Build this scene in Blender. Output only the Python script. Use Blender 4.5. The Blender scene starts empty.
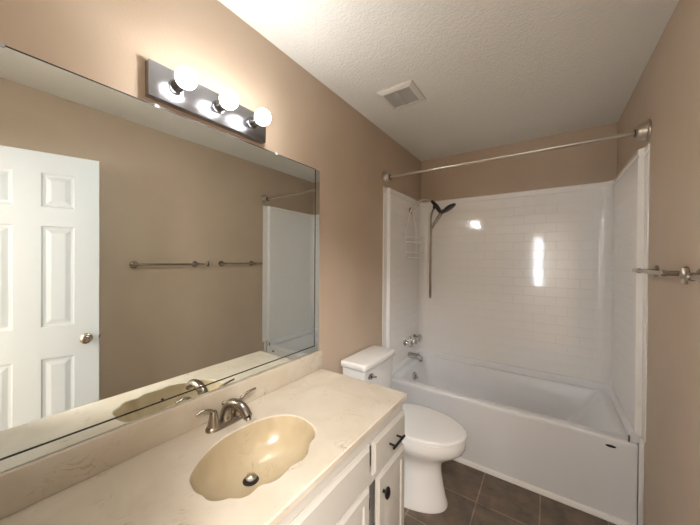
import bpy, bmesh, math
from math import sin, cos, pi, radians
from mathutils import Vector, Matrix

scn = bpy.context.scene
COL = scn.collection

# ------------------------------------------------------------------ camera
W, D, H = 1.524, 2.40, 2.458
NY = -0.48                       # inner face of the entry wall
cam_d = bpy.data.cameras.new('camera')
cam = bpy.data.objects.new('camera', cam_d)
COL.objects.link(cam)
scn.camera = cam
cam_d.sensor_fit = 'HORIZONTAL'
cam_d.sensor_width = 36.0
cam_d.lens = 283.3512 / 700 * 36
cam_d.shift_x = -3.1378 / 700
cam_d.shift_y = -0.671 / 700
cam_d.clip_start = 0.02
_a, _p, _r = 0.6011, -0.0056, 0.0070
_f = Vector((-sin(_a) * cos(_p), cos(_a) * cos(_p), sin(_p)))
_x = Vector((cos(_a), sin(_a), 0)); _u = _x.cross(_f)
_x2 = cos(_r) * _x + sin(_r) * _u; _u2 = -sin(_r) * _x + cos(_r) * _u
cam.matrix_world = Matrix(((_x2.x, _u2.x, -_f.x, 1.1019), (_x2.y, _u2.y, -_f.y, -0.458),
                           (_x2.z, _u2.z, -_f.z, 1.4166), (0, 0, 0, 1)))

# ------------------------------------------------------------------ light, exposure
BULB_STRENGTH = 27.0
WINDOW_STRENGTH = 6.0
wd = bpy.data.worlds.new('world'); scn.world = wd; wd.use_nodes = True
wd.node_tree.nodes['Background'].inputs[0].default_value = (0.75, 0.85, 1.0, 1)
wd.node_tree.nodes['Background'].inputs[1].default_value = 0.6
scn.view_settings.view_transform = 'Standard'
scn.view_settings.look = 'None'
scn.view_settings.gamma = 1.0
scn.view_settings.use_curve_mapping = False
scn.view_settings.exposure = 1.8

# added fill lights beyond the doorway, unseen and not real fixtures
def area(name, loc, size, energy, rot=(0, 0, 0), color=(1, 1, 1)):
    l = bpy.data.lights.new(name, 'AREA'); l.shape = 'RECTANGLE'
    l.size, l.size_y = size; l.energy = energy; l.color = color
    o = bpy.data.objects.new(name, l); COL.objects.link(o)
    o.location = loc; o.rotation_euler = rot
    return o
area('added_hall_fill', (2.0, -1.5, H - 0.03), (0.7, 0.7), 60, color=(1, 0.97, 0.93))  # added overhead fill, lifts the ambient level through the doorway
area('added_side_fill', (0.25, -2.3, 1.75), (0.5, 0.5), 9, rot=(radians(90), 0, radians(-20)), color=(1, 0.96, 0.92))  # second added fill, brightens the right wall and tub side

# ------------------------------------------------------------------ materials
def srgb(r, g, b):
    f = lambda c: c / 12.92 if c <= 0.04045 else ((c + 0.055) / 1.055) ** 2.4
    return (f(r / 255), f(g / 255), f(b / 255), 1)

def mat(name, col, rough=0.5, metal=0.0, spec=0.5, coat=0.0):
    m = bpy.data.materials.new(name); m.use_nodes = True
    b = m.node_tree.nodes['Principled BSDF']
    b.inputs['Base Color'].default_value = col
    b.inputs['Roughness'].default_value = rough
    b.inputs['Metallic'].default_value = metal
    b.inputs['Specular IOR Level'].default_value = spec
    b.inputs['Coat Weight'].default_value = coat
    return m

def N(m, t, **kw):
    n = m.node_tree.nodes.new(t)
    for k, v in kw.items():
        if k in n.inputs.keys(): n.inputs[k].default_value = v
        else: setattr(n, k, v)
    return n

def L(m, a, b): m.node_tree.links.new(a, b)

def bsdf(m): return m.node_tree.nodes['Principled BSDF']

def add_noise_bump(m, scale, strength, dist, detail=3.0, threshold=None):
    tc = N(m, 'ShaderNodeTexCoord')
    nz = N(m, 'ShaderNodeTexNoise', Scale=scale, Detail=detail)
    bp = N(m, 'ShaderNodeBump', Strength=strength, Distance=dist)
    L(m, tc.outputs['Object'], nz.inputs['Vector'])
    src = nz.outputs['Fac']
    if threshold:
        rp = N(m, 'ShaderNodeValToRGB')
        rp.color_ramp.elements[0].position = threshold[0]
        rp.color_ramp.elements[1].position = threshold[1]
        L(m, src, rp.inputs['Fac']); src = rp.outputs['Color']
    L(m, src, bp.inputs['Height'])
    L(m, bp.outputs['Normal'], bsdf(m).inputs['Normal'])
    return nz

def add_color_noise(m, c1, c2, scale, lo=0.35, hi=0.65, detail=4.0):
    tc = N(m, 'ShaderNodeTexCoord')
    nz = N(m, 'ShaderNodeTexNoise', Scale=scale, Detail=detail)
    rp = N(m, 'ShaderNodeValToRGB')
    rp.color_ramp.elements[0].position = lo; rp.color_ramp.elements[0].color = c1
    rp.color_ramp.elements[1].position = hi; rp.color_ramp.elements[1].color = c2
    L(m, tc.outputs['Object'], nz.inputs['Vector'])
    L(m, nz.outputs['Fac'], rp.inputs['Fac'])
    L(m, rp.outputs['Color'], bsdf(m).inputs['Base Color'])
    return rp

M = {}
M['wall'] = mat('tan_wall_paint', srgb(195, 172, 153), 0.42, spec=0.35)
add_color_noise(M['wall'], srgb(192, 173, 152), srgb(198, 179, 158), 3.0)
add_noise_bump(M['wall'], 130, 0.25, 0.002, 3)
M['ceiling'] = mat('textured_ceiling_paint', srgb(236, 235, 230), 0.85, spec=0.2)
add_noise_bump(M['ceiling'], 95, 0.5, 0.003, 4, (0.40, 0.66))
M['trimwhite'] = mat('white_trim_paint', srgb(236, 234, 228), 0.35)
M['porcelain'] = mat('white_porcelain', srgb(240, 239, 237), 0.12, coat=0.3)
M['tub'] = mat('white_tub_enamel', srgb(240, 241, 244), 0.28)
M['cabinet'] = mat('off_white_cabinet_paint', srgb(198, 192, 183), 0.38)
M['door'] = mat('white_door_paint', srgb(208, 213, 216), 0.45)
add_noise_bump(M['door'], 60, 0.15, 0.001, 4)
M['hall'] = mat('hall_paint', srgb(205, 190, 172), 0.8)
M['hallfloor'] = mat('hall_carpet', srgb(150, 130, 110), 0.95)
M['nickel'] = mat('brushed_nickel', srgb(192, 184, 172), 0.34, metal=1.0)
M['faucet'] = mat('faucet_nickel', srgb(165, 156, 144), 0.26, metal=1.0)
M['darknickel'] = mat('worn_nickel', srgb(166, 157, 146), 0.27, metal=1.0)
M['chrome'] = mat('chrome', srgb(200, 200, 200), 0.10, metal=1.0)
M['barplate'] = mat('satin_chrome_plate', srgb(168, 170, 176), 0.24, metal=1.0)
M['socket'] = mat('socket_metal', srgb(120, 120, 122), 0.25, metal=1.0)
M['black'] = mat('black_hardware', srgb(22, 21, 22), 0.35)
M['dark'] = mat('dark_gap', srgb(20, 18, 17), 0.8)
M['blackplastic'] = mat('black_plastic', srgb(24, 22, 22), 0.3)
M['caulk'] = mat('white_caulk', srgb(250, 249, 246), 0.4)
M['whitewire'] = mat('white_coated_wire', srgb(238, 236, 232), 0.35)
M['vent'] = mat('vent_plastic', srgb(225, 222, 215), 0.5)
M['ventgrey'] = mat('vent_grille_plastic', srgb(178, 176, 172), 0.6)
M['clip'] = mat('clear_clip', srgb(190, 190, 185), 0.15)
M['mirror'] = mat('mirror_silver', srgb(242, 248, 246), 0.0, metal=1.0)
M['seam'] = mat('mirror_black_edge', srgb(36, 36, 36), 0.4)
M['bulb'] = mat('lit_bulb_glass', (1, 1, 1, 1), 0.3)
bsdf(M['bulb']).inputs['Emission Color'].default_value = (1.0, 0.98, 0.955, 1)
bsdf(M['bulb']).inputs['Emission Strength'].default_value = BULB_STRENGTH
_tc = N(M['bulb'], 'ShaderNodeTexCoord'); _sx = N(M['bulb'], 'ShaderNodeSeparateXYZ')
_mr = N(M['bulb'], 'ShaderNodeMapRange')
for _k, _v in (('From Min', .082), ('From Max', .118), ('To Min', BULB_STRENGTH * .08), ('To Max', BULB_STRENGTH * 1.5)): _mr.inputs[_k].default_value = _v
L(M['bulb'], _tc.outputs['Object'], _sx.inputs[0]); L(M['bulb'], _sx.outputs[0], _mr.inputs['Value'])
L(M['bulb'], _mr.outputs[0], bsdf(M['bulb']).inputs['Emission Strength'])
M['window'] = mat('bright_window_pane', (1, 1, 1, 1), 0.3)
bsdf(M['window']).inputs['Emission Color'].default_value = (0.85, 0.93, 1.0, 1)
bsdf(M['window']).inputs['Emission Strength'].default_value = WINDOW_STRENGTH

# cultured marble: cream with fine brown veins
def marble(name, base, base2, vein, basin=False):
    m = mat(name, base, 0.22, coat=0.2)
    tc = N(m, 'ShaderNodeTexCoord')
    n1 = N(m, 'ShaderNodeTexNoise', Scale=5.0, Detail=5.0, Distortion=0.8)
    L(m, tc.outputs['Object'], n1.inputs['Vector'])
    r1 = N(m, 'ShaderNodeValToRGB')
    r1.color_ramp.elements[0].position = 0.35; r1.color_ramp.elements[0].color = base
    r1.color_ramp.elements[1].position = 0.7; r1.color_ramp.elements[1].color = base2
    L(m, n1.outputs['Fac'], r1.inputs['Fac'])
    n2 = N(m, 'ShaderNodeTexNoise', Scale=6.5, Detail=6.0, Distortion=2.2, Roughness=0.6)
    L(m, tc.outputs['Object'], n2.inputs['Vector'])
    # thin line where noise crosses 0.5
    r2 = N(m, 'ShaderNodeValToRGB')
    cr = r2.color_ramp
    cr.elements[0].position = 0.485; cr.elements[0].color = (0, 0, 0, 1)
    cr.elements[1].position = 0.515; cr.elements[1].color = (0, 0, 0, 1)
    e = cr.elements.new(0.5); e.color = (1, 1, 1, 1)
    L(m, n2.outputs['Fac'], r2.inputs['Fac'])
    n3 = N(m, 'ShaderNodeTexNoise', Scale=9.0, Detail=2.0)
    L(m, tc.outputs['Object'], n3.inputs['Vector'])
    r3 = N(m, 'ShaderNodeValToRGB')
    r3.color_ramp.elements[0].position = 0.52; r3.color_ramp.elements[1].position = 0.68
    L(m, n3.outputs['Fac'], r3.inputs['Fac'])
    mu = N(m, 'ShaderNodeMath', operation='MULTIPLY')
    L(m, r2.outputs['Color'], mu.inputs[0]); L(m, r3.outputs['Color'], mu.inputs[1])
    mu2 = N(m, 'ShaderNodeMath', operation='MULTIPLY'); mu2.inputs[1].default_value = 0.75
    L(m, mu.outputs[0], mu2.inputs[0])
    mx = N(m, 'ShaderNodeMix', data_type='RGBA')
    L(m, mu2.outputs[0], mx.inputs[0]); L(m, r1.outputs['Color'], mx.inputs[6])
    mx.inputs[7].default_value = vein
    L(m, mx.outputs[2], bsdf(m).inputs['Base Color'])
    return m
M['marble'] = marble('cream_cultured_marble', srgb(202, 190, 171), srgb(214, 204, 188), srgb(156, 128, 98))
M['basin'] = marble('amber_cultured_marble', srgb(183, 165, 134), srgb(194, 178, 149), srgb(176, 150, 116))

# floor: brown square ceramic tiles with lighter grout
def floor_mat():
    m = mat('brown_floor_tile', srgb(92, 74, 60), 0.35)
    tc = N(m, 'ShaderNodeTexCoord')
    mp = N(m, 'ShaderNodeMapping')
    mp.inputs['Location'].default_value = (-0.770, -1.325, 0)
    L(m, tc.outputs['Object'], mp.inputs['Vector'])
    br = N(m, 'ShaderNodeTexBrick', offset=0.0, squash=1.0)
    br.inputs['Scale'].default_value = 1.0
    br.inputs['Mortar Size'].default_value = 0.0035
    br.inputs['Mortar Smooth'].default_value = 0.2
    br.inputs['Brick Width'].default_value = 0.309
    br.inputs['Row Height'].default_value = 0.309
    br.inputs['Color1'].default_value = srgb(120, 105, 90)
    br.inputs['Color2'].default_value = srgb(109, 95, 81)
    br.inputs['Mortar'].default_value = srgb(160, 143, 122)
    L(m, mp.outputs['Vector'], br.inputs['Vector'])
    nz = N(m, 'ShaderNodeTexNoise', Scale=9.0, Detail=6.0, Roughness=0.65)
    L(m, tc.outputs['Object'], nz.inputs['Vector'])
    rp = N(m, 'ShaderNodeValToRGB')
    rp.color_ramp.elements[0].position = 0.3; rp.color_ramp.elements[0].color = (0.55, 0.55, 0.55, 1)
    rp.color_ramp.elements[1].position = 0.7; rp.color_ramp.elements[1].color = (1.35, 1.3, 1.25, 1)
    L(m, nz.outputs['Fac'], rp.inputs['Fac'])
    mx = N(m, 'ShaderNodeMix', data_type='RGBA', blend_type='MULTIPLY')
    mx.inputs[0].default_value = 1.0
    L(m, br.outputs['Color'], mx.inputs[6]); L(m, rp.outputs['Color'], mx.inputs[7])
    L(m, mx.outputs[2], bsdf(m).inputs['Base Color'])
    iv = N(m, 'ShaderNodeMath', operation='SUBTRACT'); iv.inputs[0].default_value = 1.0
    L(m, br.outputs['Fac'], iv.inputs[1])
    bp = N(m, 'ShaderNodeBump', Strength=0.6, Distance=0.003)
    L(m, iv.outputs[0], bp.inputs['Height'])
    L(m, bp.outputs['Normal'], bsdf(m).inputs['Normal'])
    return m
M['floor'] = floor_mat()

# surround: glossy white acrylic with embossed subway tile (UV: arc length, height)
def surround_mat():
    m = mat('white_subway_panel', srgb(246, 245, 244), 0.10, coat=0.3)
    uv = N(m, 'ShaderNodeUVMap')
    br = N(m, 'ShaderNodeTexBrick', offset=0.5)
    br.inputs['Scale'].default_value = 1.0
    br.inputs['Mortar Size'].default_value = 0.0026
    br.inputs['Mortar Smooth'].default_value = 0.6
    br.inputs['Brick Width'].default_value = 0.152
    br.inputs['Row Height'].default_value = 0.0755
    L(m, uv.outputs['UV'], br.inputs['Vector'])
    sp = N(m, 'ShaderNodeSeparateXYZ'); L(m, uv.outputs['UV'], sp.inputs[0])
    # height mask: tiles between 0.60 and 1.93
    a = N(m, 'ShaderNodeMath', operation='GREATER_THAN'); a.inputs[1].default_value = 0.57
    b = N(m, 'ShaderNodeMath', operation='LESS_THAN'); b.inputs[1].default_value = 1.935
    L(m, sp.outputs[1], a.inputs[0]); L(m, sp.outputs[1], b.inputs[0])
    # plain margins at both front ends (the whole run is about 2.97 m)
    ab = N(m, 'ShaderNodeMath', operation='SUBTRACT'); ab.inputs[1].default_value = 1.51
    L(m, sp.outputs[0], ab.inputs[0])
    aa = N(m, 'ShaderNodeMath', operation='ABSOLUTE'); L(m, ab.outputs[0], aa.inputs[0])
    am = N(m, 'ShaderNodeMath', operation='LESS_THAN'); am.inputs[1].default_value = 1.34
    L(m, aa.outputs[0], am.inputs[0])
    mm = N(m, 'ShaderNodeMath', operation='MULTIPLY'); L(m, am.outputs[0], mm.inputs[0]); L(m, b.outputs[0], mm.inputs[1])
    c = N(m, 'ShaderNodeMath', operation='MULTIPLY'); L(m, a.outputs[0], c.inputs[0]); L(m, mm.outputs[0], c.inputs[1])
    d = N(m, 'ShaderNodeMath', operation='MULTIPLY'); L(m, c.outputs[0], d.inputs[0]); L(m, br.outputs['Fac'], d.inputs[1])
    nz = N(m, 'ShaderNodeTexNoise', Scale=5.0, Detail=1.0)
    L(m, uv.outputs['UV'], nz.inputs['Vector'])
    sc = N(m, 'ShaderNodeMath', operation='MULTIPLY'); sc.inputs[1].default_value = 0.3
    L(m, nz.outputs['Fac'], sc.inputs[0])
    sb = N(m, 'ShaderNodeMath', operation='SUBTRACT'); L(m, sc.outputs[0], sb.inputs[0]); L(m, d.outputs[0], sb.inputs[1])
    bp = N(m, 'ShaderNodeBump', Strength=0.75, Distance=0.0019)
    L(m, sb.outputs[0], bp.inputs['Height'])
    L(m, bp.outputs['Normal'], bsdf(m).inputs['Normal'])
    return m
M['surround'] = surround_mat()

# ------------------------------------------------------------------ mesh helpers
def tag(o, label=None, cat=None, group=None, kind=None):
    if label: o['label'] = label
    if cat: o['category'] = cat
    if group: o['group'] = group
    if kind: o['kind'] = kind
    return o

def empty(name, loc=(0, 0, 0), label=None, cat=None, group=None, kind=None, rotz=0):
    o = bpy.data.objects.new(name, None); COL.objects.link(o)
    o.location = loc; o.rotation_euler = (0, 0, rotz); o.empty_display_size = 0.05
    return tag(o, label, cat, group, kind)

def obj(name, bm, m, parent=None, smooth=True, angle=40, sub=0):
    """links bm (world coordinates, or local ones of the parent's rotation) as one mesh"""
    bmesh.ops.recalc_face_normals(bm, faces=bm.faces)
    me = bpy.data.meshes.new(name); bm.to_mesh(me); bm.free()
    me.materials.append(m)
    if smooth:
        for p in me.polygons: p.use_smooth = True
        me.set_sharp_from_angle(angle=radians(angle))
    o = bpy.data.objects.new(name, me); COL.objects.link(o)
    if sub:
        s = o.modifiers.new('subdivision', 'SUBSURF'); s.levels = sub; s.render_levels = sub
    if parent:
        o.parent = parent
    return o

def box(bm, x0, y0, z0, x1, y1, z1, bev=0.0, seg=2):
    r = bmesh.ops.create_cube(bm, size=1.0)
    vs = r['verts']
    for v in vs:
        v.co = Vector((x0 + (v.co.x + .5) * (x1 - x0), y0 + (v.co.y + .5) * (y1 - y0), z0 + (v.co.z + .5) * (z1 - z0)))
    if bev > 0:
        es = list({e for v in vs for e in v.link_edges})
        bmesh.ops.bevel(bm, geom=es, offset=bev, segments=seg, affect='EDGES', profile=0.5)
    return bm

def nb(): return bmesh.new()

def loft(bm, loops, cap0=True, cap1=True, closed=True):
    rings = [[bm.verts.new(p) for p in lp] for lp in loops]
    n = len(rings[0])
    for a, b in zip(rings, rings[1:]):
        for i in range(n if closed else n - 1):
            j = (i + 1) % n
            bm.faces.new((a[i], a[j], b[j], b[i]))
    if cap0: bm.faces.new(rings[0][::-1])
    if cap1: bm.faces.new(rings[-1])
    return rings

def lathe(bm, prof, origin, axis, n=28):
    """prof: list of (radius, distance along the axis)"""
    ax = Vector(axis).normalized()
    t = Vector((0, 0, 1)) if abs(ax.z) < 0.9 else Vector((1, 0, 0))
    u = ax.cross(t).normalized(); v = ax.cross(u)
    loops = []
    for r, h in prof:
        c = Vector(origin) + ax * h
        loops.append([c + (u * cos(2 * pi * i / n) + v * sin(2 * pi * i / n)) * max(r, 1e-5) for i in range(n)])
    loft(bm, loops)
    return bm

def spline(pts, k=8):
    P = [Vector(p) for p in pts]
    if len(P) < 3: return P
    Q = [P[0] * 2 - P[1]] + P + [P[-1] * 2 - P[-2]]
    out = []
    for i in range(1, len(Q) - 2):
        for s in range(k):
            t = s / k
            a, b, c, d = Q[i - 1], Q[i], Q[i + 1], Q[i + 2]
            out.append(0.5 * ((2 * b) + (c - a) * t + (2 * a - 5 * b + 4 * c - d) * t * t + (3 * b - a - 3 * c + d) * t ** 3))
    out.append(P[-1])
    return out

def tube(bm, pts, rad, n=14, flat=1.0, flat_dir=None, closed=False):
    """rad: number or list (interpolated); flat: scale of the section along flat_dir's normal"""
    P = [Vector(p) for p in pts]
    m = len(P)
    if not isinstance(rad, (list, tuple)): rad = [rad] * m
    elif len(rad) != m:
        rr = []
        for i in range(m):
            f = i / (m - 1) * (len(rad) - 1); a = min(int(f), len(rad) - 2)
            rr.append(rad[a] * (1 - (f - a)) + rad[a + 1] * (f - a))
        rad = rr
    loops = []; prev = None
    for i, p in enumerate(P):
        if closed: t = (P[(i + 1) % m] - P[i - 1]).normalized()
        else: t = ((P[min(i + 1, m - 1)] - P[max(i - 1, 0)])).normalized()
        if prev is None:
            r = Vector(flat_dir) if flat_dir else (Vector((0, 0, 1)) if abs(t.z) < 0.9 else Vector((1, 0, 0)))
        else: r = prev
        u = (r - t * r.dot(t)).normalized(); prev = u
        v = t.cross(u)
        loops.append([p + (u * cos(2 * pi * k / n) * flat + v * sin(2 * pi * k / n)) * rad[i] for k in range(n)])
    if closed:
        rings = loft(bm, loops, False, False)
        a, b = rings[-1], rings[0]
        for i in range(n):
            j = (i + 1) % n; bm.faces.new((a[i], a[j], b[j], b[i]))
    else: loft(bm, loops)
    return bm

def sphere(bm, c, r, seg=28, rings=16):
    bmesh.ops.create_uvsphere(bm, u_segments=seg, v_segments=rings, radius=r, matrix=Matrix.Translation(c))
    return bm

def rrect(x0, x1, y0, y1, r, z, k=6):
    """rounded rectangle, counter-clockwise; r may be four radii (x0y0, x1y0, x1y1, x0y1)"""
    if not isinstance(r, (list, tuple)): r = [r] * 4
    cs = [(x0, y0, 1, 1, pi), (x1, y0, -1, 1, 1.5 * pi), (x1, y1, -1, -1, 0), (x0, y1, 1, -1, .5 * pi)]
    out = []
    for (x, y, sx, sy, a0), rr in zip(cs, r):
        cx, cy = x + sx * rr, y + sy * rr
        for i in range(k + 1):
            a = a0 + (pi / 2) * i / k
            out.append(Vector((cx + rr * cos(a), cy + rr * sin(a), z)))
    return out

# ------------------------------------------------------------------ room shell
def struct(name, bm, m, parent=None, label=None):
    o = obj(name, bm, m, parent, smooth=False)
    if not parent: o['kind'] = 'structure'
    if label: o['label'] = label
    return o

T = 0.10
struct('floor', box(nb(), -T, NY - T, -0.06, W + T, D + T, 0), M['floor'])
struct('ceiling', box(nb(), -T, NY - T, H, W + T, D + T, H + 0.06), M['ceiling'])
struct('wall_left', box(nb(), -T, NY - T, 0, 0, D + T, H), M['wall'])
struct('wall_right', box(nb(), W, NY - T, 0, W + T, D + T, H), M['wall'])
struct('wall_back', box(nb(), 0, D, 0, W, D + T, H), M['wall'])
DX0, DX1, DH = 0.84, 1.49, 2.06
b = nb(); box(b, 0, NY - T, 0, DX0, NY, H); box(b, DX1, NY - T, 0, W, NY, H); box(b, DX0, NY - T, DH, DX1, NY, H)
struct('wall_front', b, M['wall'])
b = nb()
box(b, DX0 - 0.0, NY - T, 0, DX0 + 0.014, NY, DH - 0.014); box(b, DX1 - 0.014, NY - T, 0, DX1, NY, DH - 0.014)
box(b, DX0, NY - T, DH - 0.014, DX1, NY, DH)
struct('trim_2', b, M['trimwhite'])
# hall beyond the doorway, with the window whose reflection shows in the shower wall
HY0, HY1 = -3.0, NY - T
struct('floor_hall', box(nb(), -0.4, HY0, -0.06, 2.6, HY1, 0), M['hallfloor'])
struct('ceiling_hall', box(nb(), -0.4, HY0, H, 2.6, HY1, H + 0.06), M['ceiling'])
struct('wall_hall_left', box(nb(), -0.5, HY0, 0, -0.4, HY1, H), M['hall'])
struct('wall_hall_right', box(nb(), 2.6, HY0, 0, 2.7, HY1, H), M['hall'])
b = nb(); WX0, WX1, WZ0, WZ1 = 0.80, 1.04, 0.80, 2.02
box(b, -0.5, HY0 - T, 0, WX0, HY0, H); box(b, WX1, HY0 - T, 0, 2.7, HY0, H)
box(b, WX0, HY0 - T, 0, WX1, HY0, WZ0); box(b, WX0, HY0 - T, WZ1, WX1, HY0, H)
struct('wall_hall_back', b, M['hall'])
w1 = empty('window_1', ((WX0 + WX1) / 2, HY0, WZ0), kind='structure')
w1i = Matrix.Translation(Vector(w1.location)).inverted()
b = nb()
for (a0, a1, c0, c1) in ((WX0, WX0 + .03, WZ0, WZ1), (WX1 - .03, WX1, WZ0, WZ1), (WX0, WX1, WZ0, WZ0 + .03), (WX0, WX1, WZ1 - .03, WZ1), (WX0, WX1, 1.40, 1.43)):
    box(b, a0, HY0 - 0.06, c0, a1, HY0 - 0.02, c1)
b.transform(w1i); struct('window_frame', b, M['trimwhite'], w1)
b = box(nb(), WX0 + 0.02, HY0 - 0.05, WZ0 + 0.02, WX1 - 0.02, HY0 - 0.045, WZ1 - 0.02); b.transform(w1i)
struct('window_pane', b, M['window'], w1)

# local-frame helper: bm in world coordinates goes under an empty
def part(name, bm, m, root, **kw):
    mw = Matrix.Translation(root['_o']) @ Matrix.Rotation(root['_r'], 4, 'Z')
    bm.transform(mw.inverted())
    return obj(name, bm, m, root, **kw)

def thing(name, loc, label, cat, group=None, kind=None):
    o = empty(name, loc, label, cat, group, kind)
    o['_o'] = loc; o['_r'] = 0.0
    return o

def sub(name, bm, m, parent, root, **kw):
    bm.transform(Matrix.Translation(root['_o']).inverted())
    return obj(name, bm, m, parent, **kw)

# ------------------------------------------------------------------ tub surround
SI0, SI1, SB, SY = 0.030, W - 0.030, D - 0.040, 1.572
ZT, ZB = 2.018, 0.500
RZ, TY = 0.456, 1.618           # tub rim height, apron face
def surround():
    t = thing('shower_surround', (W / 2, D, 0), 'glossy white subway tile pattern shower wall panels above bathtub', 'shower wall')
    def inner(off):
        R = 0.075
        x0, x1, yb = SI0 - off, SI1 + off, SB + off
        fx = .006 - off * .8
        pts = [Vector((fx, SY, 0)), Vector((fx + .001, 1.630, 0)), Vector((x0 - .001, 1.646, 0)), Vector((x0, 1.66, 0))]
        for i in range(9):
            a = pi - (pi / 2) * i / 8
            pts.append(Vector((x0 + R + R * cos(a), yb - R + R * sin(a), 0)))
        pts += [Vector((0.5, yb, 0)), Vector((0.76, yb, 0)), Vector((1.1, yb, 0))]
        for i in range(9):
            a = pi / 2 - (pi / 2) * i / 8
            pts.append(Vector((x1 - R + R * cos(a), yb - R + R * sin(a), 0)))
        pts += [Vector((x1, 1.66, 0)), Vector((x1 + .001, 1.646, 0)), Vector((W - fx - .001, 1.630, 0)), Vector((W - fx, SY, 0))]
        return pts
    levels = [(ZB, 0.0), (1.967, 0.0), (1.974, 0.004), (1.984, 0.004), (1.992, 0.0), (2.013, 0.0), (ZT, 0.005)]
    b = nb(); uvl = b.loops.layers.uv.new('UVMap')
    base = inner(0); arc = [0.0]
    for i in range(1, len(base)): arc.append(arc[-1] + (base[i] - base[i - 1]).length)
    rings = []
    for z, off in levels:
        rings.append([b.verts.new((p.x, p.y, z)) for p in inner(off)])
    for k in range(len(rings) - 1):
        for i in range(len(base) - 1):
            f = b.faces.new((rings[k][i], rings[k][i + 1], rings[k + 1][i + 1], rings[k + 1][i]))
            for lp, (ii, kk) in zip(f.loops, ((i, k), (i + 1, k), (i + 1, k + 1), (i, k + 1))):
                lp[uvl].uv = (arc[ii], levels[kk][0])
    # top shelf of the panels back to the wall, and the back of the shell
    def outer(z):
        n = len(base); o = []
        for i, p in enumerate(base):
            if i <= 8: q = (0.0005, min(p.y + (i - 3) * 0.0, D - 0.0005) if i < 4 else SB - 0.075 + (D - SB + 0.0745) * (i - 4 + 1) / 5)
            elif i < n - 9 + 0: q = (max(0.0005, min(W - 0.0005, p.x)), D - 0.0005)
            else:
                j = n - 1 - i
                q = (W - 0.0005, p.y if j < 4 else SB - 0.075 + (D - SB + 0.0745) * (j - 4 + 1) / 5)
            o.append((q[0], min(q[1], D - 0.0005), z))
        return o
    ot = [b.verts.new(p) for p in outer(ZT)]; ob_ = [b.verts.new(p) for p in outer(ZB)]
    for i in range(len(base) - 1):
        b.faces.new((rings[-1][i], rings[-1][i + 1], ot[i + 1], ot[i]))
        b.faces.new((rings[0][i + 1], rings[0][i], ob_[i], ob_[i + 1]))
        b.faces.new((ob_[i], ob_[i + 1], ot[i + 1], ot[i]))
    for i in (0, len(base) - 1):
        b.faces.new([rg[i] for rg in rings] + [ot[i], ob_[i]])
    part('wall_panel', b, M['surround'], t, angle=20)
    # thin front flanges carried down to the floor
    for k in (0, 1):
        X = lambda x: x if k == 0 else W - x
        b = nb(); x0, x1 = sorted((X(0.0005), X(0.0190)))
        box(b, x0, SY + .024, 0.0, x1, SY + .044, ZB - 0.001, 0.002, 2)
        part('front_flange', b, M['tub'], t)
    # lower lip running round three sides just above the tub deck
    def path(d):
        R = 0.07
        pts = [Vector((SI0 + d, 1.635, 0))]
        for i in range(7):
            a = pi - (pi / 2) * i / 6
            pts.append(Vector((SI0 + d + R + R * cos(a), SB - d - R + R * sin(a), 0)))
        for i in range(7):
            a = pi / 2 - (pi / 2) * i / 6
            pts.append(Vector((SI1 - d - R + R * cos(a), SB - d - R + R * sin(a), 0)))
        pts.append(Vector((SI1 - d, 1.635, 0)))
        return pts
    loops = []
    for d, z in ((-0.004, 0.512), (0.010, 0.510), (0.018, 0.503), (0.020, 0.494), (0.020, 0.462), (0.018, RZ + .001), (-0.023, RZ + .001), (-0.023, ZB - .001), (-0.004, ZB - .001)):
        loops.append([Vector((p.x, p.y, z)) for p in path(d)])
    b = nb()
    rs = loft(b, loops, False, False, closed=False)
    for i in range(len(loops[0]) - 1):
        b.faces.new((rs[0][i], rs[0][i + 1], rs[-1][i + 1], rs[-1][i]))
    b.faces.new([r[0] for r in rs]); b.faces.new([r[-1] for r in rs])
    part('lower_lip', b, M['tub'], t)
surround()

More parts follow.
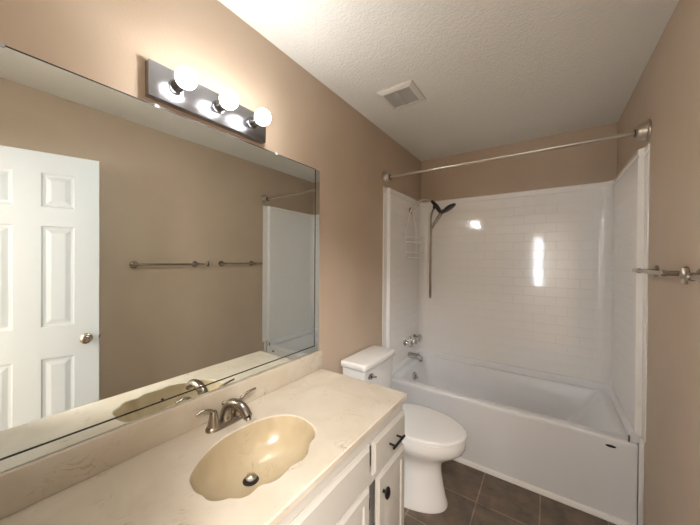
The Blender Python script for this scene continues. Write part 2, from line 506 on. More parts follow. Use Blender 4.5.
# ------------------------------------------------------------------ bathtub
def tub():
    t = thing('bathtub', (W / 2, 2.0, 0), 'white alcove bathtub with plain apron between two walls', 'bathtub')
    x0, x1 = 0.0194, W - 0.0194
    yb = D - 0.004
    b = nb()
    K = 6
    out_bottom = rrect(x0, x1, TY + 0.006, yb, 0.004, 0.0, K)
    out1 = rrect(x0, x1, TY + 0.002, yb, 0.004, RZ - 0.03, K)
    out2 = rrect(x0, x1, TY, yb, 0.004, RZ - 0.012, K)
    out3 = rrect(x0 + .001, x1 - .001, TY + 0.004, yb - 0.002, 0.006, RZ - 0.003, K)
    out4 = rrect(x0 + .003, x1 - .003, TY + 0.012, yb - 0.004, 0.008, RZ, K)
    i0 = rrect(0.088, 1.438, TY + 0.062, 2.325, (0.05, 0.05, 0.05, 0.05), RZ, K)
    i1 = rrect(0.093, 1.433, TY + 0.067, 2.320, 0.05, RZ - 0.003, K)
    i2 = rrect(0.100, 1.422, TY + 0.074, 2.314, 0.05, RZ - 0.015, K)
    i3 = rrect(0.130, 1.330, TY + 0.100, 2.312, (.07, .05, .05, .07), 0.26, K)
    i4 = rrect(0.150, 1.255, TY + 0.120, 2.303, (.08, .06, .06, .08), 0.13, K)
    i5 = rrect(0.185, 1.200, TY + 0.150, 2.265, (.09, .08, .08, .09), 0.095, K)
    loft(b, [out_bottom, out1, out2, out3, out4, i0, i1, i2, i3, i4, i5])
    tb = part('shell', b, M['tub'], t, angle=50)
    # overflow plate on the drain end, drain
    b = nb(); lathe(b, [(0, -.012), (.034, -.012), (.036, 0.004), (.033, .009), (.012, .012), (0, .012)], (0.120, 1.975, 0.372), (1, 0, 0.15))
    of = part('overflow_plate', b, M['chrome'], t)
    b = nb(); tube(b, [(0.130, 1.975, 0.385), (0.143, 1.975, 0.372), (0.148, 1.975, 0.352)], .005)
    sub('overflow_lever', b, M['chrome'], of, t)
    b = nb(); lathe(b, [(0.0, 0), (.03, 0), (.028, .004), (0, .004)], (0.30, 2.06, 0.095), (0, 0, 1))
    part('drain', b, M['chrome'], t)
    # small dark oval badge on the apron
    b = nb(); lathe(b, [(0, -0.004), (.008, -0.004), (.008, .003), (.006, .0045), (0, .0045)], (0, 0, 0), (0, -1, 0))
    b.transform(Matrix.Translation((1.397, TY + 0.003, 0.408)) @ Matrix.Diagonal((2.8, 1, 0.85, 1)))
    part('oval_badge', b, M['dark'], t)
    b = nb(); box(b, 1.466, 1.622, RZ - 0.001, 1.474, 1.632, RZ + 0.034, 0.002, 1)
    part('corner_bracket', b, M['darknickel'], t)
tub()
# white caulk strip along the tub's foot
b = nb(); yq = TY + 0.006
pr = [(yq - 0.0005, 0.0), (yq - 0.018, 0.0), (yq - 0.018, 0.008), (yq - 0.012, 0.021), (yq - 0.0005, 0.027)]
loft(b, [[Vector((x, y, z)) for y, z in pr] for x in (0.020, W - 0.016)])
struct('trim_1', b, M['caulk'])

# ------------------------------------------------------------------ vanity
CT, CB = 0.784, 0.757            # worktop top and underside
CX, CY0, CY1 = 0.554, NY + 0.002, 0.804
def shell_outline(s=1.0):
    c = (0.305, 0.150)
    P = [(.289, -.060), (.255, -.050), (.227, -.026), (.196, .018), (.170, .073), (.158, .137), (.162, .210), (.180, .281), (.216, .329), (.258, .355),
         (.301, .361), (.336, .355), (.366, .347), (.398, .326), (.419, .298), (.427, .268), (.442, .244), (.458, .220), (.464, .188), (.458, .163),
         (.456, .143), (.461, .119), (.463, .094), (.456, .072), (.444, .056), (.441, .040), (.444, .019), (.437, -.002), (.423, -.014), (.410, -.022),
         (.401, -.036), (.386, -.050), (.366, -.058), (.344, -.058), (.318, -.063)]
    return c, P
def vanity_top():
    t = thing('vanity_countertop', (0.28, 0.16, CT), 'cream marbled vanity top with an integrated scalloped shell sink', 'countertop')
    c, P = shell_outline()
    # smooth closed outline
    Q = [Vector((x, y, 0)) for x, y in P]; n0 = len(Q); out = []
    for i in range(n0):
        a, b_, cc, d = Q[i - 1], Q[i], Q[(i + 1) % n0], Q[(i + 2) % n0]
        for k in range(4):
            s = k / 4
            out.append(0.5 * ((2 * b_) + (cc - a) * s + (2 * a - 5 * b_ + 4 * cc - d) * s * s + (3 * b_ - a - 3 * cc + d) * s ** 3))
    C0 = Vector((c[0], c[1], 0))
    # rectangle sampled on the same rays; snap the nearest ray to each corner
    def hit(d, x0, x1, y0, y1):
        ts = []
        if d.x > 1e-9: ts.append((x1 - C0.x) / d.x)
        if d.x < -1e-9: ts.append((x0 - C0.x) / d.x)
        if d.y > 1e-9: ts.append((y1 - C0.y) / d.y)
        if d.y < -1e-9: ts.append((y0 - C0.y) / d.y)
        return C0 + d * min(ts)
    def rect(x0, x1, y0, y1, z):
        R = [hit((p - C0).normalized(), x0, x1, y0, y1) for p in out]
        for cx, cy in ((x0, y0), (x1, y0), (x1, y1), (x0, y1)):
            cv = Vector((cx, cy, 0)); i = min(range(len(R)), key=lambda k: (R[k] - cv).length); R[i] = cv
        return [Vector((p.x, p.y, z)) for p in R]
    e = 0.004
    b = nb()
    l0 = [Vector((p.x, p.y, CT - 0.0035)) for p in out]
    l1 = [Vector((p.x, p.y, CT)) + (p - C0).normalized() * 0.004 for p in out]
    r1 = rect(0.001 + e, CX - e, CY0 + e, CY1 - e, CT); r2 = rect(0.001, CX, CY0, CY1, CT - e)
    r3 = rect(0.001, CX, CY0, CY1, CB + 0.002); r4 = rect(0.003, CX - 0.002, CY0 + .002, CY1 - 0.002, CB)
    u0 = [Vector((p.x, p.y, CB)) + (p - C0).normalized() * 0.006 for p in out]
    rings = loft(b, [l0, l1, r1, r2, r3, r4, u0], False, False)
    part('slab', b, M['marble'], t, angle=30)
    # basin: outline shrinking towards the drain, lobes fading out with depth
    DR = Vector((0.262, 0.150, 0))
    import bisect
    b = nb(); loops = []
    prof = [(1.0, -0.0035), (0.985, -0.012), (0.965, -0.028), (0.93, -0.050), (0.86, -0.078), (0.74, -0.102), (0.58, -0.119), (0.40, -0.128), (0.22, -0.132), (0.09, -0.134)]
    for s, dz in prof:
        w = min(1.0, (1 - s) / 0.45)
        lp = []
        for p in out:
            d = p - C0; ang = math.atan2(d.y / 0.205, d.x / 0.150)
            ell = Vector((C0.x + 0.150 * cos(ang), C0.y + 0.200 * sin(ang), 0))
            q = p.lerp(ell, w)
            cen = C0.lerp(DR, min(1, (1 - s) * 1.2))
            q = cen + (q - C0) * s
            lp.append(Vector((q.x, q.y, CT + dz)))
        loops.append(lp)
    loft(b, loops, False, True)
    bs = part('basin', b, M['basin'], t, angle=60)
    bs['label'] = 'deeper amber coloured shell basin'
    dz = CT - 0.134
    b = nb(); lathe(b, [(0, 0.000), (.024, 0.000), (.027, .003), (.024, .005), (.019, .002), (0, .002)], (DR.x, DR.y, dz), (0, 0, 1))
    dr = part('drain', b, M['black'], t)
    b = nb(); lathe(b, [(0, .001), (.008, .002), (.008, .012), (.018, .013), (.0185, .016), (.010, .021), (0, .022)], (DR.x, DR.y, dz), (.12, 0, 1))
    sub('stopper', b, M['nickel'], dr, t)
    b = nb(); lathe(b, [(0, 0.0), (.006, 0.0), (.006, .002), (0, .002)], (0.442, 0.150, CT - 0.048), (-1, 0, .3))
    part('overflow_hole', b, M['dark'], t)
vanity_top()
b = nb(); box(b, 0.0015, CY0, CT + 0.0005, 0.021, CY1 - 0.001, 0.890, 0.003, 2)
tag(obj('backsplash', b, M['marble']), 'long low cream marble backsplash under the mirror', 'backsplash')

def panel_face(b, y0, y1, z0, z1, x, th, frame=0.045, groove=0.006, arch=False):
    """raised front: bevelled slab in the YZ plane with a routed panel; front faces +x"""
    def R(i, xx): return [Vector((xx, y0 + i, z0 + i)), Vector((xx, y1 - i, z0 + i)), Vector((xx, y1 - i, z1 - i)), Vector((xx, y0 + i, z1 - i))]
    X = x + th
    loops = [R(0.0, x), R(0.0, X - 0.009), R(0.003, X - 0.007), R(0.009, X - 0.003), R(0.011, X)]
    if frame:
        loops += [R(frame, X), R(frame + 0.003, X - groove), R(frame + 0.010, X - groove), R(frame + 0.026, X - 0.0015), R(frame + 0.028, X - 0.001)]
    loft(b, loops)

def cabinet():
    t = thing('vanity_cabinet', (0.26, 0.16, 0), 'off white wooden bathroom vanity cabinet with black hardware', 'cabinet')
    x1 = 0.536; y0, y1 = NY + 0.004, 0.793; zt = CB - 0.001
    b = nb()
    box(b, 0.002, y1 - 0.018, 0.0, x1 - 0.02, y1, zt); box(b, 0.002, y0, 0.0, x1 - 0.02, y0 + 0.018, zt)
    box(b, 0.002, y0 + 0.018, 0.09, x1 - 0.02, y1 - 0.018, 0.105)
    box(b, 0.002, y0 + 0.018, 0.105, 0.010, y1 - 0.018, 0.60)
    box(b, 0.450, y0 + 0.018, 0.0, 0.462, y1 - 0.018, 0.09)
    box(b, 0.010, 0.464, 0.105, x1 - 0.02, 0.478, 0.60)
    part('carcass', b, M['cabinet'], t, smooth=False)
    b = nb()
    for (a0, a1) in ((y0, y0 + .03), (-.16, -.12), (.455, .490), (y1 - .018, y1)):
        box(b, x1 - 0.02, a0, .09, x1, a1, zt)
    for (a0, a1) in ((y0 + .03, -.16), (-.12, .455), (.490, y1 - .018)):
        for (c0, c1) in ((zt - .066, zt), (.09, .125), (.535, .585)):
            box(b, x1 - 0.0195, a0, c0, x1 - .0003, a1, c1 - .0003)
    part('face_frame', b, M['cabinet'], t, smooth=False)
    F = x1 + 0.0015
    def knob(y, z, par):
        b = nb(); lathe(b, [(0, 0), (.007, 0), (.005, .012), (.006, .016), (.0, .016)], (F + .016, y, z), (1, 0, 0), 16)
        b2 = nb(); lathe(b2, [(0, .012), (.010, .013), (.0165, .019), (.016, .024), (.009, .029), (0, .030)], (0, 0, 0), (1, 0, 0), 24)
        b2.transform(Matrix.Translation((F + .016, y, z)) @ Matrix.Diagonal((1, 1.05, 1.5, 1)))
        me = bpy.data.meshes.new('tmp'); b2.to_mesh(me); b2.free(); b.from_mesh(me); bpy.data.meshes.remove(me)
        sub('knob', b, M['black'], par, t)
    def pull(yc, z, par, w=0.105):
        b = nb()
        tube(b, [(F + .048, yc - w / 2, z), (F + .048, yc + w / 2, z)], .0055, 12)
        for s in (-1, 1):
            tube(b, [(F + .019, yc + s * w * .33, z), (F + .048, yc + s * w * .33, z)], .0045, 10)
        sub('pull', b, M['black'], par, t)
    # right hand drawer and door
    b = nb(); panel_face(b, .500, .793, .572, .706, F, .016, frame=0)
    d = part('drawer', b, M['cabinet'], t, angle=25); pull(.655, .640, d)
    b = nb(); panel_face(b, .532, .793, .118, .543, F, .016, .042)
    d = part('door', b, M['cabinet'], t, angle=25); knob(.572, .470, d)
    # sink front and its two doors
    b = nb(); panel_face(b, -.10, .472, .566, .708, F, .016, frame=0)
    part('false_front', b, M['cabinet'], t, angle=25)
    for (a0, a1, k) in ((.195, .470, .228), (-.10, .175, .145)):
        b = nb(); panel_face(b, a0, a1, .118, .552, F, .016, .042)
        d = part('door', b, M['cabinet'], t, angle=25); knob(k, .47, d)
        hy = .473 if a1 > .4 else -.104
        for hz in (.482, .18):
            b = nb(); box(b, F - .001, hy - .003, hz - .022, F + .010, hy + .004, hz + .022, .001, 1)
            sub('hinge', b, M['chrome'], d, t)
    b = nb(); panel_face(b, y0 + .02, -.135, .572, .704, F, .016, frame=0)
    d = part('drawer', b, M['cabinet'], t, angle=25); pull(-.30, .640, d)
    b = nb(); panel_face(b, y0 + .02, -.135, .118, .543, F, .016, .042)
    d = part('door', b, M['cabinet'], t, angle=25); knob(-.18, .47, d)
cabinet()

# ------------------------------------------------------------------ faucet on the vanity
def faucet():
    x, y = 0.084, 0.168
    t = thing('sink_faucet', (x, y, CT), 'brushed nickel two-handle faucet behind the shell sink', 'faucet')
    b = nb()
    lp = lambda sx, sy, z: [Vector((x + sx * (abs(cos(a)) ** .8) * (1 if cos(a) > 0 else -1), y + sy * (abs(sin(a)) ** .6) * (1 if sin(a) > 0 else -1), z)) for a in [2 * pi * i / 40 for i in range(40)]]
    loft(b, [lp(.027, .080, CT + .0004), lp(.027, .080, CT + .008), lp(.024, .077, CT + .013), lp(.014, .060, CT + .016)])
    part('base_plate', b, M['faucet'], t)
    # spout
    b = nb()
    pts = spline([(x - .004, y, CT + .010), (x + .000, y, CT + .045), (x + .022, y, CT + .078), (x + .062, y, CT + .093), (x + .106, y, CT + .088), (x + .136, y, CT + .066)], 7)
    tube(b, pts, [.024, .021, .019, .018, .0175, .016], 18, flat=1.0)
    sp = part('spout', b, M['faucet'], t)
    b = nb(); lathe(b, [(0, 0), (.010, 0), (.010, .010), (0, .010)], (x + .1355, y, CT + .065), (.45, 0, -1), 18)
    sub('aerator', b, M['darknickel'], sp, t)
    for s, tip in ((-1, [(0, -.002, .066), (.002, -.014, .078), (.0, -.036, .085), (-.002, -.064, .080)]),
                   (1, [(0, .002, .060), (-.002, .016, .074), (-.002, .044, .083), (0, .080, .087)])):
        yy = y + s * .052
        b = nb(); lathe(b, [(0, .010), (.022, .010), (.019, .026), (.015, .046), (.0135, .060), (.011, .069), (.0, .072)], (x, yy, CT), (0, 0, 1), 24)
        h = part('handle', b, M['faucet'], t)
        b = nb(); tube(b, spline([(x + p[0], yy + p[1], CT + p[2]) for p in tip], 6), [.010, .008, .0065, .0055], 12, flat=.65, flat_dir=(0, 0, 1))
        sub('lever', b, M['faucet'], h, t)
    b = nb(); lathe(b, [(0, 0), (.0035, .0), (.003, .055), (.007, .060), (.0075, .066), (.004, .072), (0, .073)], (x - .026 + .006, y, CT + .006), (0, 0, 1), 14)
    part('lift_rod', b, M['faucet'], t)
faucet()

# ------------------------------------------------------------------ mirror
def mirror():
    MY0, MY1, MZ0, MZ1, SYM, SZM = NY + 0.003, 0.790, 0.8925, 1.932, 0.753, 0.9245
    t = thing('wall_mirror', (0, 0.16, MZ0), 'large frameless wall mirror above the vanity reflecting the white door', 'mirror')
    part('mirror_glass', box(nb(), 0.0015, MY0, SZM, 0.0065, SYM, MZ1), M['mirror'], t, smooth=False)
    b = nb(); box(b, 0.0015, MY0, MZ0, 0.0062, MY1, SZM - .0003); box(b, 0.0015, SYM + .0003, SZM, 0.0062, MY1, MZ1)
    part('edge_strip', b, M['mirror'], t, smooth=False)
    b = nb(); box(b, 0.0066, MY0, SZM - .0022, 0.0080, SYM + .002, SZM + .0022); box(b, 0.0066, SYM - .0022, SZM + .0022, 0.0080, SYM + .0022, MZ1)
    box(b, 0.0010, MY0, MZ1 - .0005, 0.0072, SYM, MZ1 + .003)
    part('dark_seam', b, M['seam'], t, smooth=False)
    for y in (-.375, -.043, .472):
        b = nb(); box(b, 0.001, y - .007, MZ1 - .005, 0.010, y + .007, MZ1 + .008, .002, 2)
        part('clip', b, M['clip'], t)
mirror()

# ------------------------------------------------------------------ light bar and bulbs
def light_bar():
    y0, y1, z0, z1 = -.075, .389, 1.952, 2.068
    t = thing('vanity_light_bar', (0, (y0 + y1) / 2, z0), 'metal strip light fixture on the wall above the mirror', 'light fixture')
    b = nb(); box(b, 0.0005, y0, z0, 0.030, y1, z1, .002, 2)
    part('back_plate', b, M['barplate'], t)
    spots = ((.007, 'closest to the camera'), (.160, 'between the other two'), (.314, 'nearest the shower'))
    for k, (y, w) in enumerate(spots):
        b = nb()
        pr = [(0, .0), (.024, .0), (.024, .003), (.018, .005)]
        for i in range(5):
            pr += [(.0190, .006 + i * .0071), (.0170, .0100 + i * .0071)]
        pr += [(.0180, .0415), (.013, .0422), (0, .0422)]
        lathe(b, pr, (0.0302, y, 2.014), (1, 0, 0))
        part('socket', b, M['socket'], t)
    for y, w in spots:
        b = nb(); lathe(b, [(0, 0)] + [(.0330 * sin(a), .0310 - .0330 * cos(a)) for a in [0.36 + (pi - 0.37) * i / 20 for i in range(21)]], (0.0725, y, 2.019), (1, 0, 0), 32)
        tag(obj('light_bulb', b, M['bulb']), 'glowing round white bulb on the metal light bar, ' + w, 'light bulb', 'globe bulbs on the vanity light')
light_bar()

# ------------------------------------------------------------------ toilet
def toilet():
    yc = 1.200
    t = thing('toilet', (0.35, yc, 0), 'white two-piece toilet with closed lid between vanity and bathtub', 'toilet')
    def egg(x0, x1, hw, z, n=44, back=0.8, yoff=0.0):
        """oval, pointed gently to +x, squarer at the back"""
        xc = x0 + (x1 - x0) * 0.42
        out = []
        for i in range(n):
            a = 2 * pi * i / n; c, s = cos(a), sin(a)
            if c >= 0: x = xc + (x1 - xc) * c; yy = hw * s
            else:
                x = xc - (xc - x0) * abs(c) ** back; yy = hw * (1 if s > 0 else -1) * abs(s) ** back
            out.append(Vector((x, yc + yy + yoff, z)))
        return out
    b = nb()
    loft(b, [egg(.16, .640, .142, 0.0005, yoff=-.014), egg(.16, .642, .143, .012, yoff=-.014), egg(.165, .632, .136, .035, yoff=-.014), egg(.17, .616, .128, .10, yoff=-.010), egg(.18, .600, .113, .18, yoff=-.004),
             egg(.175, .600, .112, .235), egg(.165, .640, .130, .275), egg(.15, .692, .160, .312), egg(.14, .722, .180, .338), egg(.13, .732, .186, .358),
             egg(.13, .733, .187, .398), egg(.135, .728, .183, .4035), egg(.14, .716, .177, .405)])
    part('bowl', b, M['porcelain'], t, angle=60)
    b = nb(); loft(b, [egg(.255, .730, .181, .4055), egg(.25, .737, .187, .408), egg(.25, .737, .187, .415), egg(.254, .733, .184, .4175)])
    part('seat', b, M['porcelain'], t, angle=60)
    b = nb(); loft(b, [egg(.25, .734, .185, .4185), egg(.245, .740, .190, .421), egg(.245, .740, .190, .432), egg(.249, .736, .187, .4375), egg(.262, .724, .176, .4395), egg(.33, .65, .12, .4405)])
    part('lid', b, M['porcelain'], t, angle=60)
    for s in (-1, 1):
        b = nb(); box(b, .225, yc + s * .075 - .022, .398, .262, yc + s * .075 + .022, .438, .007, 3)
        part('seat_hinge', b, M['porcelain'], t)
    # tank, bowed front
    def tk(x0, x1, hw, z, bow=.008):
        out = []
        r = .018
        base = rrect(x0, x1, yc - hw, yc + hw, (.012, r, r, .012), z, 6)
        for p in base:
            f = 1 - ((p.y - yc) / hw) ** 2
            if p.x > (x0 + x1) / 2: p.x += bow * f
            out.append(p)
        # finer front edge so that the bow is smooth
        res = []
        for i, p in enumerate(out):
            q = out[(i + 1) % len(out)]
            res.append(p)
            if (p - q).length > .2:
                for k in range(1, 10):
                    m_ = p.lerp(q, k / 10)
                    f = 1 - ((m_.y - yc) / hw) ** 2
                    if m_.x > (x0 + x1) / 2: m_.x = max(p.x, q.x) + bow * f * .9
                    res.append(m_)
        return res
    b = nb(); loft(b, [tk(.035, .165, .165, .392), tk(.028, .172, .175, .41), tk(.022, .185, .192, .55), tk(.018, .190, .200, .736)])
    tank = part('tank', b, M['porcelain'], t, angle=50)
    b = nb(); loft(b, [tk(.014, .198, .206, .7365), tk(.012, .201, .209, .740), tk(.012, .201, .209, .768), tk(.015, .198, .206, .774), tk(.022, .190, .198, .777)])
    part('tank_lid', b, M['porcelain'], t, angle=50)
    ly, lz = yc - .135, .690
    b = nb(); lathe(b, [(0, 0), (.024, 0), (.023, .006), (.012, .009), (0, .010)], (0, 0, 0), (1, 0, 0))
    b.transform(Matrix.Translation((.196, ly, lz)) @ Matrix.Diagonal((1, 1.15, .85, 1)))
    lv = part('flush_plate', b, M['chrome'], t)
    b = nb(); tube(b, [(.208, ly - .004, lz), (.216, ly + .012, lz - .002), (.217, ly + .030, lz - .008)], [.008, .006, .007], 12)
    sub('flush_lever', b, M['chrome'], lv, t)
    for s in (-1, 1):
        b = nb(); lathe(b, [(.012, 0), (.012, .008), (.008, .014), (0, .016)], (.36, yc + s * .105, .006), (0, s * .4, 1), 16)
        part('bolt_cap', b, M['porcelain'], t)
toilet()

# ------------------------------------------------------------------ shower fittings
def shower():
    yy = 2.055
    t = thing('hand_shower', (SI0, yy, 1.885), 'black and nickel hand shower with hose hanging in the tub corner', 'shower')
    b = nb(); lathe(b, [(0, 0), (.033, 0), (.032, .005), (.016, .012), (0, .012)], (SI0 + .0004, yy, 1.885), (1, 0, 0))
    part('wall_flange', b, M['darknickel'], t)
    b = nb(); tube(b, spline([(SI0 + .006, yy, 1.885), (.075, yy, 1.915), (.120, yy, 1.965), (.165, yy, 1.983), (.215, yy, 1.970), (.238, yy, 1.953)], 7), .0105)
    part('shower_arm', b, M['nickel'], t)
    b = nb()
    tube(b, spline([(.234, yy, 1.957), (.262, yy, 1.925), (.292, yy, 1.885), (.318, yy, 1.842)], 5), [.012, .016, .020, .018, .015])
    tube(b, [(.262, yy, 1.925), (.255, yy, 1.888)], .012)
    part('bracket', b, M['blackplastic'], t)
    b = nb()
    # black oval head, seen edge-on, tilted upward
    c = Vector((.385, yy, 1.882)); ax = Vector((.11, 0, .068)).normalized(); nrm = Vector((ax.z, 0, -ax.x))
    lathe(b, [(0, -.014), (.020, -.013), (.044, -.004), (.052, .004), (.051, .010), (.046, .012), (0, .012)], (0, 0, 0), (0, 0, 1), 32)
    R = Matrix((( ax.x, 0, nrm.x), (0, 1, 0), (ax.z, 0, nrm.z))).to_4x4()
    b.transform(Matrix.Translation(c) @ R @ Matrix.Diagonal((1.28, 1, 1.2, 1)))
    tube(b, [(.312, yy, 1.838), (.345, yy, 1.862)], [.019, .017])
    part('spray_head', b, M['blackplastic'], t)
    b = nb(); tube(b, [(.322, yy, 1.838), (.290, yy, 1.795), (.262, yy, 1.752), (.240, yy, 1.712)], [.016, .015, .013, .011])
    part('hand_grip', b, M['darknickel'], t)
    b = nb()
    pts = spline([(.240, yy, 1.714), (.232, yy, 1.66), (.228, yy, 1.50), (.226, yy, 1.25), (.222, yy + .012, 1.12), (.214, yy + .045, 1.078), (.202, yy + .085, 1.12),
                  (.196, yy + .100, 1.30), (.196, yy + .100, 1.60), (.206, yy + .070, 1.80), (.232, yy + .025, 1.862), (.256, yy, 1.884)], 6)
    tube(b, pts, .0085, 10)
    part('hose', b, M['darknickel'], t)
    # valves, each handle a part
    v = thing('tub_faucet', (SI0, 2.045, .52), 'chrome three-handle bath valve with spout on the tub wall', 'bath faucet')
    for y in (1.955, 2.065, 2.175):
        b = nb(); lathe(b, [(0, 0), (.031, 0), (.030, .006), (.018, .014), (.014, .032), (.024, .038), (.030, .046), (.029, .066), (.016, .076), (0, .078)], (SI0 + .0004, y, .668), (1, 0, 0), 24)
        for k in range(6):
            a = k * pi / 3
            tube(b, [(SI0 + .044, y + .026 * cos(a), .668 + .026 * sin(a)), (SI0 + .066, y + .027 * cos(a), .668 + .027 * sin(a))], .008, 8)
        part('handle', b, M['chrome'], v)
    b = nb()
    tube(b, spline([(SI0 + .001, 2.045, .530), (SI0 + .05, 2.045, .530), (SI0 + .095, 2.045, .526), (SI0 + .125, 2.045, .512)], 5), [.029, .026, .025, .022], 20)
    tube(b, [(SI0 + .116, 2.045, .520), (SI0 + .118, 2.045, .492)], .019, 16)
    sp = part('spout', b, M['chrome'], v)
    b = nb(); lathe(b, [(0, 0), (.004, 0), (.004, .016), (.008, .018), (.007, .026), (0, .027)], (SI0 + .098, 2.045, .540), (0, 0, 1), 12)
    sub('diverter_knob', b, M['chrome'], sp, v)
shower()

def caddy():
    x, yc = .052, 2.030
    t = thing('shower_caddy', (x, yc, 1.44), 'white wire caddy hanging from the shower arm', 'shower caddy')
    r = .0046
    b = nb()
    tube(b, spline([(x, 1.912, 1.46), (x, 1.905, 1.62), (x, 1.93, 1.72), (x, 1.985, 1.83), (x, 2.035, 1.905), (x, 2.060, 1.908), (x, 2.070, 1.885),
                    (x, 2.085, 1.83), (x, 2.135, 1.72), (x, 2.155, 1.62), (x, 2.148, 1.46)], 6), r, 8)
    part('hanger', b, M['whitewire'], t)
    for z, dep in ((1.585, .085), (1.445, .085)):
        b = nb()
        for zz in (z, z + .045):
            lp = rrect(x, x + dep, 1.910, 2.150, .02, zz, 4)
            tube(b, lp, r, 8, closed=True)
        for k in range(9):
            y = 1.930 + k * .025
            tube(b, [(x, y, z), (x + dep, y, z)], r * .7, 6)
            if k % 4 == 0: tube(b, [(x + dep, y, z), (x + dep, y, z + .045)], r * .7, 6)
        part('basket', b, M['whitewire'], t)
caddy()

# ------------------------------------------------------------------ curtain rod
def rod():
    y, z = 1.595, 2.090
    t = thing('shower_curtain_rod', (W / 2, y, z), 'bare brushed nickel shower curtain rod spanning above bathtub', 'curtain rod')
    b = nb(); tube(b, [(.03, y, z), (W - .03, y, z)], .0115, 20)
    part('rod', b, M['nickel'], t)
    for s in (1, -1):
        X = 0.0005 if s > 0 else W - .0005
        b = nb(); lathe(b, [(0, 0), (.054, 0), (.056, .003), (.055, .010), (.048, .013), (.045, .020), (.044, .024), (.040, .040), (.033, .048), (.023, .051), (.021, .048), (0, .048)], (X, y, z), (s, 0, 0), 40)
        part('flange', b, M['nickel'], t)
        b = nb(); lathe(b, [(.0118, .0485), (.0205, .0485), (.0205, .0530), (.0118, .0535)], (X, y, z), (s, 0, 0), 24)
        part('gasket', b, M['black'], t)
rod()

# ------------------------------------------------------------------ towel bars and hook on the right wall
def towel_bar(y0, y1, p0, p1, z, label):
    t = thing('towel_bar', (W, (y0 + y1) / 2, z), label, 'towel bar', 'towel bars on the right wall')
    xb = W - .062
    b = nb(); tube(b, [(xb, y0, z), (xb, y1, z)], .0088, 16)
    part('bar', b, M['darknickel'], t)
    for y in (p0, p1):
        b = nb(); lathe(b, [(0, 0), (.027, 0), (.027, .007), (.023, .011), (.0105, .013), (.0095, .050), (0, .050)], (W - .0005, y, z), (-1, 0, 0), 28)
        ps = part('post', b, M['darknickel'], t)
        b = nb(); tube(b, [(xb, y - .013, z), (xb, y + .013, z)], 0.0120, 18)
        sub('collar', b, M['darknickel'], ps, t)
towel_bar(.350, .895, .381, .835, 1.372, 'long nickel towel bar seen in the mirror beside the white door')
towel_bar(1.050, 1.518, 1.085, 1.425, 1.376, 'nickel towel bar beside the shower at the right edge')
t = thing('robe_hook', (W, .960, 1.372), 'nickel robe hook between the two towel bars', 'hook')
b = nb(); lathe(b, [(0, 0), (.024, 0), (.024, .006), (.020, .010), (.010, .012), (.009, .046), (0, .046)], (W - .0005, .960, 1.374), (-1, 0, 0), 28)
part('mount', b, M['darknickel'], t)
b = nb(); lathe(b, [(0, -.030), (.0085, -.030), (.0095, -.028), (.0095, .022), (.0085, .024), (0, .024)], (W - .043, .958, 1.374), (0, 0, 1), 20)
part('peg', b, M['nickel'], t)

# ------------------------------------------------------------------ ceiling vent
def vent():
    x0, x1, y0, y1 = .222, .450, 1.072, 1.306
    t = thing('ceiling_vent', ((x0 + x1) / 2, (y0 + y1) / 2, H), 'square white exhaust fan grille on the ceiling', 'vent')
    b = nb()
    R = lambda i, z: [Vector((x0 + i, y0 + i, z)), Vector((x1 - i, y0 + i, z)), Vector((x1 - i, y1 - i, z)), Vector((x0 + i, y1 - i, z))]
    loft(b, [R(0, H - .0005), R(0, H - .006), R(.004, H - .010), R(.024, H - .020), R(.028, H - .020), R(.030, H - .014), R(.030, H - .0005)])
    part('frame', b, M['vent'], t, smooth=False)
    b = nb(); box(b, x0 + .030, y0 + .030, H - .010, x1 - .030, y1 - .030, H - .006)
    n = 16
    for k in range(n):
        y = y0 + .034 + (y1 - y0 - .068) * (k + .5) / n
        box(b, x0 + .030, y - .003, H - .0165, x1 - .030, y + .003, H - .0099)
    xm = (x0 + x1) / 2; box(b, xm - .004, y0 + .03, H - .0175, xm + .004, y1 - .03, H - .0099)
    part('grille', b, M['ventgrey'], t, smooth=False)
vent()

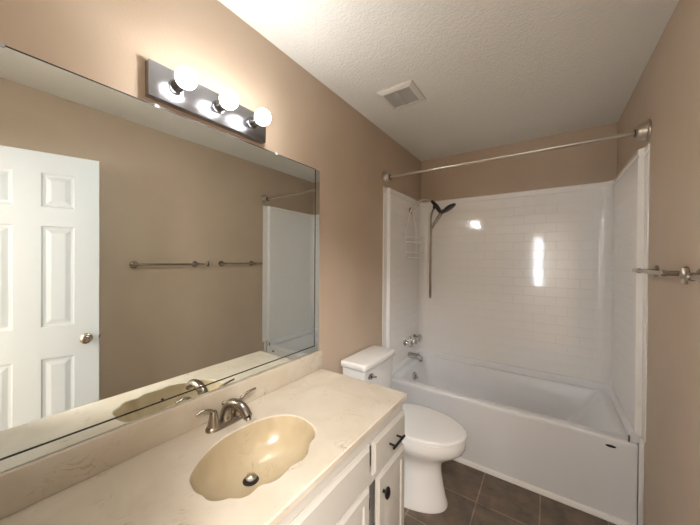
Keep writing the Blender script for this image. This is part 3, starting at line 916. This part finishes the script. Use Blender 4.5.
# ------------------------------------------------------------------ six panel door, swung open towards the right wall
def door():
    a = radians(18)
    wd_, th = .620, .035
    # local: +x runs from the free edge to the hinge, +y is the face towards the mirror
    loc = Vector((1.306, .126, .010))
    ang = math.atan2(-cos(a), sin(a))
    root = empty('door_1', loc, label='white six panel entry door standing open, seen in the mirror', kind='structure', rotz=ang)
    ht = 2.030
    xs = [0, .113, .255, .365, .507, wd_]
    zs = [0, .205, .808, .997, 1.597, 1.709, 1.910, ht]
    b = nb()
    def face(ys, sgn):
        g = [[b.verts.new((x, ys, z)) for z in zs] for x in xs]
        for i in range(len(xs) - 1):
            for j in range(len(zs) - 1):
                if i in (1, 3) and j in (1, 3, 5):
                    x0, x1, z0, z1 = xs[i], xs[i + 1], zs[j], zs[j + 1]
                    prev = [g[i][j], g[i + 1][j], g[i + 1][j + 1], g[i][j + 1]]
                    for ins, d in ((.006, .007), (.016, .009), (.019, .009), (.040, .0015), (.043, .001)):
                        cur = [b.verts.new(p) for p in ((x0 + ins, ys - sgn * d, z0 + ins), (x1 - ins, ys - sgn * d, z0 + ins), (x1 - ins, ys - sgn * d, z1 - ins), (x0 + ins, ys - sgn * d, z1 - ins))]
                        for k in range(4): b.faces.new((prev[k], prev[(k + 1) % 4], cur[(k + 1) % 4], cur[k]))
                        prev = cur
                    b.faces.new(prev)
                else: b.faces.new((g[i][j], g[i + 1][j], g[i + 1][j + 1], g[i][j + 1]))
        return g
    A = face(-th / 2, -1); Bf = face(th / 2, 1)
    nx, nz = len(xs), len(zs)
    for i in range(nx - 1):
        for j in (0, nz - 1): b.faces.new((A[i][j], A[i + 1][j], Bf[i + 1][j], Bf[i][j]))
    for j in range(nz - 1):
        for i in (0, nx - 1): b.faces.new((A[i][j], A[i][j + 1], Bf[i][j + 1], Bf[i][j]))
    obj('door_leaf', b, M['door'], root, smooth=False)
    for s in (-1, 1):
        b = nb(); lathe(b, [(0, 0), (.030, 0), (.030, .004), (.024, .008), (.011, .012), (.010, .026), (.018, .032), (.0265, .042), (.0265, .052), (.018, .060), (.006, .061), (0, .060)],
                        (.058, s * th / 2, .905), (0, s, 0), 28)
        obj('door_knob', b, M['darknickel'], root)
    b = nb(); box(b, -.009, -.006, .893, .002, .006, .915, .001, 1)
    obj('latch', b, M['darknickel'], root)
    for z in (.25, 1.0, 1.80):
        b = nb(); lathe(b, [(0, 0), (.006, 0), (.006, .09), (0, .09)], (wd_ + .004, -th / 2 - .004, z), (0, 0, 1), 12)
        obj('hinge', b, M['darknickel'], root)
door()

for o in bpy.data.objects:
    for k in ('_o', '_r'):
        if k in o: del o[k]
